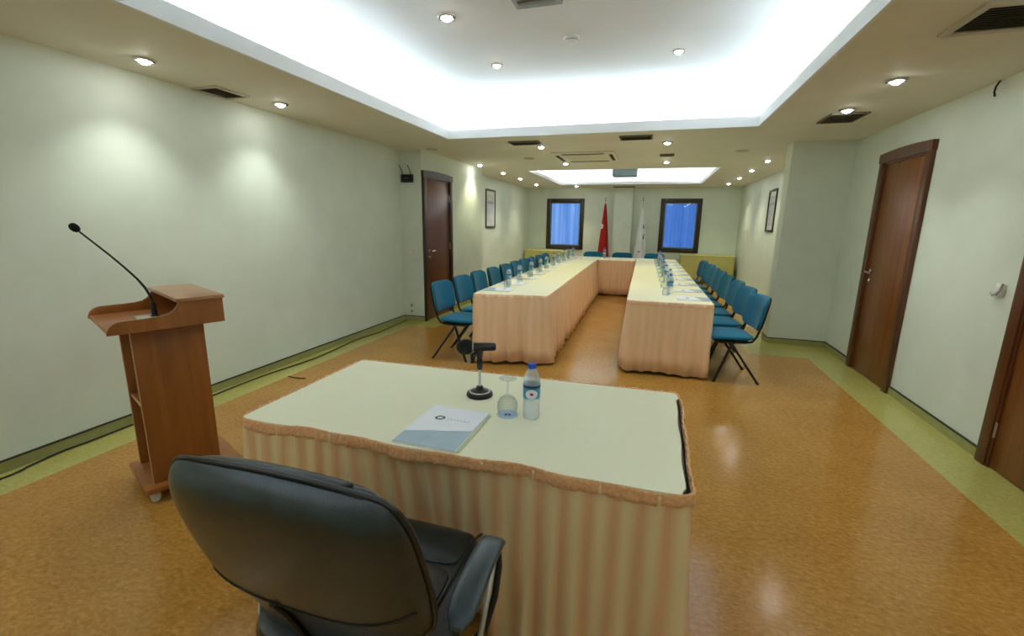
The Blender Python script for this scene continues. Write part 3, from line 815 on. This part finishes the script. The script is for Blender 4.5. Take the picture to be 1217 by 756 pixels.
def make_folder():
    e = empty('folder')
    MB().box((-.118, -.155, 0), (.128, .150, .002)).build('inner_sheets', 'paper green', e)
    MB().box((-.122, -.160, .002), (.116, .155, .004)).build('back_cover', 'paper white', e)
    MB().box((-.119, -.157, .004), (.112, .005, .0055)).build('pocket', 'paper bluegrey', e)
    cv = MB()
    cv.add([(-.122, -.082, .0055), (.112, -.010, .0055), (.118, .157, .0055), (-.119, .160, .0055), (-.122, -.082, .0078), (.112, -.010, .0078), (.118, .157, .0078), (-.119, .160, .0078)],
           [[0, 1, 2, 3], [4, 5, 6, 7], [0, 1, 5, 4], [1, 2, 6, 5], [2, 3, 7, 6], [3, 0, 4, 7]], False)
    cover = cv.build('front_cover', 'paper white', e)
    logo(cover, -.045, .055, .0079, .021)
    t = MB()
    for i in range(7):
        x = -.012+i*.0135; t.box((x, .047, .0078), (x+.0015, .056, .0083)); t.box((x, .0545, .0078), (x+.007, .056, .0083)); 
        if i % 2: t.box((x, .0505, .0078), (x+.006, .052, .0083))
    t.build('printed_name', 'ink grey', cover)
    return e
bot, gla, fol = make_bottle(), make_glass(), make_folder()
ZT = .7405
used = {'b': False, 'g': False, 'f': False}
def put(key, src, x, y, rz, label, cat, group):
    o = src if not used[key] else copy_tree(src)
    used[key] = True
    o.location = (x, y, ZT); o.rotation_euler.z = rz; tag(o, label, cat, group)
put('b', bot, -.402, 1.594, .40, 'clear water bottle with blue cap standing on the front table', 'bottle', None)
put('g', gla, -.497, 1.590, .3, 'upside down stemmed glass beside the water bottle on the front table', 'glass', None)
put('f', fol, -.680, 1.405, -.015, 'white folder with dark logo lying on the front table', 'folder', None)
rr = random.Random(9)
for i in range(10):
    y = 5.12+.575*i; x = -1.605-.0135*i
    w_ = nth(i, 10)
    put('b', bot, x+rr.uniform(-.02, .02), y, rr.uniform(-.6, .6)+PI/2, f'blue capped water bottle on the left arm of the U, {w_} from the camera', 'bottle', 'water bottles on the left arm of the U')
    put('g', gla, x+.02, y-.13, rr.uniform(-1, 1), f'upside down glass on the left arm of the U, {w_} from the camera', 'glass', 'glasses on the left arm of the U')
    put('f', fol, x+.0, y-.36, -PI/2+rr.uniform(-.06, .06), f'white folder on the left arm of the U, {w_} from the camera', 'folder', 'folders on the left arm of the U')
for i in range(9):
    y = 5.22+.585*i; x = .235-.019*(y-5.2)
    w_ = nth(i, 9)
    put('b', bot, x+rr.uniform(-.02, .02), y, rr.uniform(-.6, .6)-PI/2, f'blue capped water bottle on the right arm of the U, {w_} from the camera', 'bottle', 'water bottles on the right arm of the U')
    put('g', gla, x-.06, y-.12, rr.uniform(-1, 1), f'upside down glass on the right arm of the U, {w_} from the camera', 'glass', 'glasses on the right arm of the U')
    put('f', fol, x+.20, y-.30, PI/2+rr.uniform(-.06, .06), f'white folder on the right arm of the U, {w_} from the camera', 'folder', 'folders on the right arm of the U')
put('b', bot, -1.0, 10.22, 0, 'blue capped water bottle on the far table below the red flag', 'bottle', 'water bottles on the far table')
put('g', gla, -.92, 10.22, 0, 'upside down glass on the far table below the red flag', 'glass', 'glasses on the far table')

# microphone and its stand on the front table
e = tag(empty('microphone_stand', (-.672, 1.742, ZT)), 'short black and chrome desk stand holding a microphone on the front table', 'microphone stand')
bs = MB().lathe([(.056, 0), (.058, .005), (.056, .013), (.05, .018), (.03, .024), (.018, .03), (.014, .042), (.009, .044)], 32).build('base', 'black metal', e)
MB().lathe([(.046, .0192), (.0465, .0202), (.04, .0222), (.039, .0212)], 32, caps=False).build('base_ring', 'satin steel', bs)
MB().tube([(0, 0, .04), (0, 0, .135)], .006, 12).build('rod', 'chrome', e)
cl = MB(); cl.lathe([(.009, .118), (.013, .126), (.013, .158), (.010, .168)], 14); cl.tube([(0, 0, .165), (0, 0, .199)], [.011, .016], 10)
cl.tube([(-.006, 0, .195), (-.026, -.012, .18), (-.030, -.014, .148)], [.011, .013, .010], 8); cl.build('clip', 'black plastic', e)
e = tag(empty('microphone', (-.668, 1.742, ZT+.219)), 'black handheld microphone with round foam head held in the desk stand', 'microphone')
d = V(-.93, -.34, .0).normalized()
rotm = d.to_track_quat('Z', 'Y').to_matrix().to_4x4()
MB().lathe([(.0001, -.066), (.013, -.065), (.017, -.056), (.0185, -.02), (.0190, .02), (.0195, .04)], 20, mat=rotm).build('handle', 'black metal', e)
hd = MB().lathe([(.02, .034), (.028, .042), (.033, .056), (.033, .072), (.028, .088), (.016, .099), (.0001, .103)], 24, mat=rotm).build('head', 'foam black', e)
MB().lathe([(.0195, .030), (.0215, .032), (.0215, .040), (.0195, .042)], 20, mat=rotm).build('collar', 'grey plastic', e)

# ------------------------------------------------------------------ lectern
LR = math.radians(24.03)
e = tag(empty('lectern', (-2.36, 1.38, 0), 0), 'reddish brown wooden lectern with raised side rails and open shelves by the left wall', 'lectern')
e.rotation_euler.z = -LR
# local axes: +y forward (away from speaker), -x to the left of the photo
lv = 'lectern veneer'
def lp(name, mat, *boxes, bev=.002):
    m = MB()
    for lo, hi in boxes: m.box(lo, hi, bev)
    return m.build(name, mat, e)
lp('base_plank', lv, ((-.495, .055, .062), (-.075, .52, .09)))
lp('side_panel', lv, ((-.140, .10, .09), (-.122, .412, .94)))
lp('side_panel', lv, ((-.450, .10, .09), (-.432, .412, .94)))
lp('front_panel', lv, ((-.432, .394, .09), (-.140, .412, .94)))
lp('edge_band', 'lectern edge band', ((-.1405, .0975, .09), (-.1215, .1005, .94)))
lp('edge_band', 'lectern edge band', ((-.4505, .0975, .09), (-.4315, .1005, .94)))
sh = lp('shelf', lv, ((-.432, .11, .50), (-.140, .394, .516)))
MB().box((-.432, .107, .50), (-.140, .1105, .516)).build('edge_band', 'lectern edge band', sh)
# tray floor, side rails, top box
lp('tray_floor', lv, ((-.571+.018, .004, .94), (-.018, .463, .958)))
rail = [(0, .94)]+[(.481, .94), (.481, 1.066)]+[(.289, 1.066)]
rail += [(.279, 1.044), (.262, 1.024), (.238, 1.010), (.205, 1.0035), (.15, 1.0015), (.062, 1.0)]
rail += [(.0+.058-.058*math.sin(a), .942+.058*math.cos(a)) for a in [PI/2*k/8 for k in range(1, 9)]]
for x0 in (-.018, -.571):
    MB().prism(rail, 'x', x0, x0+.018).build('side_rail', lv, e)
lp('tray_front', lv, ((-.553, .463, .94), (-.018, .481, 1.066)))
lp('top_board', 'lectern top veneer', ((-.577, .275, 1.066), (.006, .489, 1.084)))
lp('rail_edging', 'lectern edge band', ((-.5712, .001, .939), (-.5525, .004, .944)))
for x in (-.455, -.115):
    for y in (.095, .48):
        g = MB(); g.lathe([(.02, .0), (.02, .022)], 16, c=(0, 0, 0), mat=Matrix.Translation((x-.011, y, .021)) @ Matrix.Rotation(PI/2, 4, 'Y'))
        g.box((x-.015, y-.022, .018), (x+.015, y+.022, .062), .006); g.build('caster', 'caster grey', e)
def lect(a, b, z):   # a forward, b left
    ca, sa = math.cos(LR), math.sin(LR)
    return (-2.36+a*sa-b*ca, 1.38+a*ca+b*sa, z)
# paper and goose-neck microphone on the lectern
base = lect(.235, .27, .9585)
e2 = tag(empty('gooseneck_microphone', base), 'long thin black gooseneck microphone rising from the lectern', 'microphone')
ax = V(math.sin(LR), math.cos(LR), 0); bx_ = V(-math.cos(LR), math.sin(LR), 0)
def gm(a, b, z): return (ax*(a-.235)+bx_*(b-.27)+V(0, 0, z-.9585))
MB().lathe([(.022, 0), (.022, .006), (.018, .01), (.013, .013), (.011, .07), (.008, .08)], 20).build('mount', 'black plastic', e2)
pts = [gm(.235, .27, 1.035), gm(.229, .278, 1.07), gm(.214, .286, 1.115), gm(.190, .299, 1.162), gm(.148, .323, 1.225), gm(.102, .35, 1.288), gm(.05, .379, 1.354), gm(.012, .402, 1.402)]
MB().tube(pts, [.0065, .0062, .006, .0055, .005, .0048, .0045, .0045], 10).build('gooseneck', 'black metal', e2)
d = (V(*gm(-.001, .409, 1.425))-V(*gm(.05, .379, 1.354))).normalized()
mm = Matrix.Translation(gm(.010, .403, 1.404)) @ d.to_track_quat('Z', 'Y').to_matrix().to_4x4()
MB().lathe([(.006, 0), (.012, .004), (.018, .014), (.0195, .026), (.017, .038), (.01, .046), (.0001, .048)], 18, mat=mm).build('foam_head', 'foam black', e2)
p = lect(.24, .20, .9585)
tag(MB().box((-.075, -.03, 0), (.04, .05, .006), .002).build('metal_plate', 'satin steel', None), 'flat silver plate lying in the lectern tray beside the microphone base', 'plate')
o = bpy.data.objects['metal_plate']; o.location = lect(.185, .27, .9585); o.rotation_euler.z = -LR
tag(MB().box((-.03, -.02, 0), (.03, .02, .018), .004).build('paper_pad', 'paper white', None), 'small white pad under the top board of the lectern', 'pad')
o = bpy.data.objects['paper_pad']; o.location = lect(.33, .12, .9585); o.rotation_euler.z = -LR

# ------------------------------------------------------------------ black leather office chair (back towards camera)
CX = -.652
e = tag(empty('office_chair', (CX, .93, 0)), 'black leather office armchair in front of the striped table, back to the camera', 'chair')
# back: stations bottom to top (z, half width, rear bulge, front bulge) about the plane of the piping
ST = [(.43, .222, .026, .05), (.49, .217, .030, .05), (.54, .214, .033, .05), (.58, .219, .036, .05), (.615, .246, .042, .05), (.65, .272, .052, .05), (.69, .283, .060, .05), (.75, .288, .066, .05), (.82, .288, .069, .05), (.88, .285, .068, .05), (.925, .281, .064, .05), (.955, .274, .055, .05), (.976, .264, .042, .042), (.99, .250, .026, .032), (.999, .236, .010, .020), (1.002, .21, .004, .012)]
def plane_y(z): return -.325+.3*(1-z)
def st_at(z):
    for k in range(len(ST)-1):
        if ST[k][0] <= z <= ST[k+1][0]:
            t = (z-ST[k][0])/(ST[k+1][0]-ST[k][0]); return [ST[k][q]+(ST[k+1][q]-ST[k][q])*t for q in range(4)]
    return ST[-1]
def back_fn(a, z):
    _, hw, tb, tf = st_at(z)
    ca, sa = math.cos(a), math.sin(a)
    x = abs(ca)**(2/3.4)*(1 if ca > 0 else -1)*hw
    y = plane_y(z)+(abs(sa)**(2/2.1))*(tf if sa > 0 else -tb)
    return V(x, y, z+(.010*(1-(x/.26)**2) if z > .93 else 0))
m = MB(); SEG = 48
m.grid(lambda i, j: back_fn(2*PI*(i % SEG)/SEG, ST[j][0]), SEG+1, len(ST))
bmesh.ops.remove_doubles(m.bm, verts=m.bm.verts[:], dist=1e-5)
for zz in (ST[0][0], ST[-1][0]): m.add([back_fn(2*PI*i/SEG, zz) for i in range(SEG)], [list(range(SEG))])
bmesh.ops.remove_doubles(m.bm, verts=m.bm.verts[:], dist=1e-5)
bk = m.build('backrest', 'black leather', e, sharp=False)
ss = bk.modifiers.new('smooth', 'SUBSURF'); ss.levels = 1; ss.render_levels = 2
# piping along the edge between rear shell and front cushion
zz = [.50, .54, .58, .615, .65, .69, .75, .82, .88, .925, .955, .976, .99, .999]
pts = [back_fn(PI, z)+V(-.002, .003, 0) for z in zz]
hwt = ST[-2][1]
pts += [V(x*hwt*.93, plane_y(1.0)+.002, 1.0035+.010*(1-(x*hwt/.26)**2)) for x in [-.94, -.8, -.6, -.4, -.2, 0, .2, .4, .6, .8, .94]]
pts += [back_fn(0, z)+V(.002, .003, 0) for z in zz[::-1]]
MB().tube(pts, .0062, 8).build('piping', 'leather piping', bk)
# rounded top of the front cushion beyond the piping
pts = [V(.222*t, plane_y(1.0)+.022-.004*abs(t)**4, .984+.010*(1-t*t)-.012*abs(t)**8) for t in [-1+2*k/20 for k in range(21)]]
MB().tube(pts, [.012]+[.0205]*19+[.012], 12).build('front_cushion', 'black leather', bk)
MB().box((-.014, -.008, -.006), (.014, .008, .007), .005, mat=Matrix.Translation((.155, plane_y(1.0)+.012, 1.010)) @ Matrix.Rotation(-.03, 4, 'Y')).build('headrest_tab', 'leather piping', bk)
def surf(x, z, off=.0):
    _, hw, tb, tf = st_at(z)
    c = min(1, (abs(x)/hw))**1.7; sa = math.sqrt(max(0, 1-c*c))
    return V(x, plane_y(z)-tb*sa**(2/2.1)-off, z)
pts = [surf(x, .650+abs(x/.27)**2*(.045 if x < 0 else .09), .0) for x in [-.270+.54*i/30 for i in range(31)]]
MB().tube(pts, .0032, 6).build('seam', 'leather piping', bk)
pts = [surf(-.085, .655, .002), surf(-.078, .60, .004), surf(-.07, .54, .006), surf(-.062, .48, .008), V(-.05, plane_y(.43)-.03, .43), V(-.03, -.09, .396), V(0, 0, .388)]
MB().tube(pts, .008, 8, flat=1.3).build('back_spine', 'black metal', e)
# seat
st = MB()
def seat_fn(a, b, c):
    # a across, b forward
    z = .462+c*(1.0)+.012*(abs(a)/.25)**3-.03*max(0, (b-.16)/.1)**2
    return V(a, b+.02, z)
pad(st, .53, .53, .11, seat_fn, power=4.5); sc = st.build('seat', 'black leather', e)
# raised centre cushions
def center_pad(y0, y1, name):
    m_ = MB(); yc = (y0+y1)/2
    pad(m_, .375, y1-y0, .045, lambda a, b, c: V(a, yc+b, .508+c-.03*max(0, (yc+b-.18)/.1)**2), power=6)
    m_.build(name, 'black leather', sc)
center_pad(-.13, .085, 'rear_cushion'); center_pad(.088, .272, 'front_cushion')
for s_ in (-1, 1):
    pts = [V(s_*.192, -.16+.44*i/12, .519-.03*max(0, (-.16+.44*i/12-.18)/.1)**2) for i in range(13)]
    MB().tube(pts, .004, 6).build('seam', 'leather piping', sc)
# arms
for s_ in (-1, 1):
    ar = MB()
    N_ = 14
    def armf(i, j):
        t = j/(N_-1); yy = -.218+.29*t
        a = 2*PI*i/20; ca, sa = math.cos(a), math.sin(a)
        w_ = .033*(1-.25*abs(2*t-1)**6)*(1.0 if 0 < t < 1 else .6); h_ = .012*(1 if 0 < t < 1 else .5)
        x = abs(ca)**.7*(1 if ca > 0 else -1)*w_; z = abs(sa)**.7*(1 if sa > 0 else -1)*h_
        return V(.024+s_*(.302-.010*t)+x, yy, .672+.018*math.sin(PI*t*.9)-.055*max(0, t-.86)/.14*.5+z-.03*max(0, .1-t)/.1*.4)
    ar.grid(lambda i, j: armf(i % 20, j), 21, N_)
    for j in (0, N_-1): ar.add([armf(i, j) for i in range(20)], [list(range(20))])
    bmesh.ops.remove_doubles(ar.bm, verts=ar.bm.verts[:], dist=1e-5)
    arm = ar.build('armrest', 'arm plastic', e)
    MB().tube([V(.024+s_*.300, .05, .655), V(.024+s_*.306, .045, .60), V(.024+s_*.304, .02, .53), V(.024+s_*.29, -.02, .46), V(.024+s_*.26, -.03, .42), V(s_*.18, -.03, .405)], .009, 8).build('arm_bracket', 'black metal', arm)
    MB().tube([V(.024+s_*.302, .03, .66), V(.024+s_*.310, -.04, .61), V(.024+s_*.312, -.11, .53), V(.024+s_*.30, -.15, .46), V(.024+s_*.27, -.16, .41), V(s_*.18, -.15, .405)], .007, 8).build('arm_tube', 'satin steel', arm)
# mechanism, gas column and five-star base
MB().box((-.19, -.2, .385), (.19, .1, .408), .008).build('seat_plate', 'black metal', e)
MB().lathe([(.028, .11), (.028, .26), (.018, .262), (.018, .39)], 18).build('gas_column', 'black metal', e)
for k in range(5):
    a = 2*PI*k/5+.3; dx, dy = math.cos(a), math.sin(a)
    g = MB(); g.tube([(dx*.02, dy*.02, .115), (dx*.12, dy*.12, .105), (dx*.235, dy*.235, .075)], [.026, .021, .015], 10); lg = g.build('base_leg', 'black plastic', e)
    g = MB(); 
    for sd in (-.012, .012):
        g.lathe([(.0245, -.008), (.0245, .008)], 16, mat=Matrix.Translation((dx*.232-dy*sd, dy*.232+dx*sd, .0245)) @ Matrix.Rotation(a+PI/2, 4, 'Z') @ Matrix.Rotation(PI/2, 4, 'Y'))
    g.tube([(dx*.232, dy*.232, .03), (dx*.232, dy*.232, .08)], .007, 8); g.build('caster', 'black plastic', lg)

# ------------------------------------------------------------------ flags in front of the far wall
def flag(x, y, ztop, zc, wid, m, label, marks, kind):
    e = tag(empty('flag', (x, y, 0)), label, 'flag', 'flags beside the far pier')
    MB().lathe([(.16, 0), (.16, .025), (.05, .04), (.02, .06)], 28).build('flag_base', 'satin steel', e)
    MB().tube([(0, 0, .03), (0, 0, ztop-.1)], .012, 10).build('flag_pole', 'satin steel', e)
    MB().lathe([(.013, ztop-.1), (.02, ztop-.09), (.008, ztop-.07), (.006, ztop-.03), (.016, ztop-.02), (.0001, ztop)], 14).build('finial', 'board brown', e)
    seg = 60
    def fn(i, j):
        t = j/24; a = 2*PI*i/seg
        z = zc-(zc-.32)*t
        w_ = .018+wid*t**.85
        r = w_*(1+.16*math.sin(5*a+1.2+t*1.3)+.10*math.sin(9*a))
        return V(r*math.cos(a), .62*r*math.sin(a), z+.02*math.sin(3*a)*t)
    g = MB(); g.grid(lambda i, j: fn(i % seg, j), seg+1, 25); bmesh.ops.remove_doubles(g.bm, verts=g.bm.verts[:], dist=1e-5)
    cl_ = g.build('flag_cloth', m, e, sharp=False)
    return cl_, fn
def patch(fn, a0, t0, shape, s, out=.006):
    """small printed shape wrapped on the flag surface around angle a0 (deg), height fraction t0"""
    vs = []
    def at(u, v):
        i = (math.radians(a0)+u*s/.12)/(2*PI)*60; i0 = int(math.floor(i)); fr = i-i0
        j = (t0-v*s/1.5)*24; j0 = max(0, min(23, int(j))); g = j-j0
        p = (fn(i0 % 60, j0)*(1-fr)+fn((i0+1) % 60, j0)*fr)*(1-g)+(fn(i0 % 60, j0+1)*(1-fr)+fn((i0+1) % 60, j0+1)*fr)*g
        n = V(p.x, p.y*2.6, 0).normalized(); return p+n*out
    m = MB(); pts = [at(u, v) for u, v in shape]
    c_ = at(sum(u for u, v in shape)/len(shape), sum(v for u, v in shape)/len(shape))
    n = len(pts); m.add([c_]+pts, [[0, 1+i, 1+(i+1) % n] for i in range(n)])
    return m
cl_, fn = flag(-1.33, 13.08, 2.2, 2.03, .14, 'flag red', 'red flag with white crescent hanging on a pole left of the far pier', 1, 'red')
outer = arc(0, 0, 1, 40, 320, 20); inner = arc(.28, 0, .78, 310, 50, 18)
m = MB()
patch(fn, 222, .36, [(u, v) for u, v in arc(0, 0, 1, 0, 350, 14)], .06, .012).build('crescent', 'flag white', cl_)
cl_, fn = flag(-.33, 13.08, 2.2, 1.9, .165, 'flag white', 'white flag with dark emblem hanging on a pole right of the far pier', 2, 'white')
patch(fn, 318, .30, [(-.5, -1), (.6, -.7), (.3, 1.1), (-.2, .6)], .06).build('emblem', 'flag mark', cl_)
patch(fn, 318, .47, [(-.9, -1), (.0, -1.1), (.9, .9), (.3, 1.2), (-.2, .0)], .06).build('emblem', 'flag mark', cl_)
patch(fn, 262, .74, [(-.5, -.5), (.5, -.5), (.5, .5), (-.5, .5)], .035).build('emblem', 'flag mark', cl_)

# ------------------------------------------------------------------ cables on the floor
def floor_cable(name, pts, r, label):
    # smooth with Catmull-Rom
    out = []
    P = [Vector((x, y, r+.0014)) for x, y in pts]
    for i in range(len(P)-1):
        p0, p1, p2, p3 = P[max(0, i-1)], P[i], P[i+1], P[min(len(P)-1, i+2)]
        for k in range(6):
            t = k/6
            out.append(.5*((2*p1)+(-p0+p2)*t+(2*p0-5*p1+4*p2-p3)*t*t+(-p0+3*p1-3*p2+p3)*t**3))
    out.append(P[-1])
    o = MB().tube(out, r, 8).build(name, 'black plastic', None, (pts[0][0], pts[0][1], 0))
    tag(o, label, 'cable')
floor_cable('floor_cable', [(-3.44, .6), (-3.449, 1.377), (-3.476, 1.516), (-3.505, 1.689), (-3.497, 1.835), (-3.5, 2.099), (-3.474, 2.349), (-3.469, 2.672), (-3.475, 3.236), (-3.41, 3.919), (-3.475, 4.706), (-3.437, 5.171), (-3.48, 5.95)], .006, 'long black cable lying on the green border along the left wall')
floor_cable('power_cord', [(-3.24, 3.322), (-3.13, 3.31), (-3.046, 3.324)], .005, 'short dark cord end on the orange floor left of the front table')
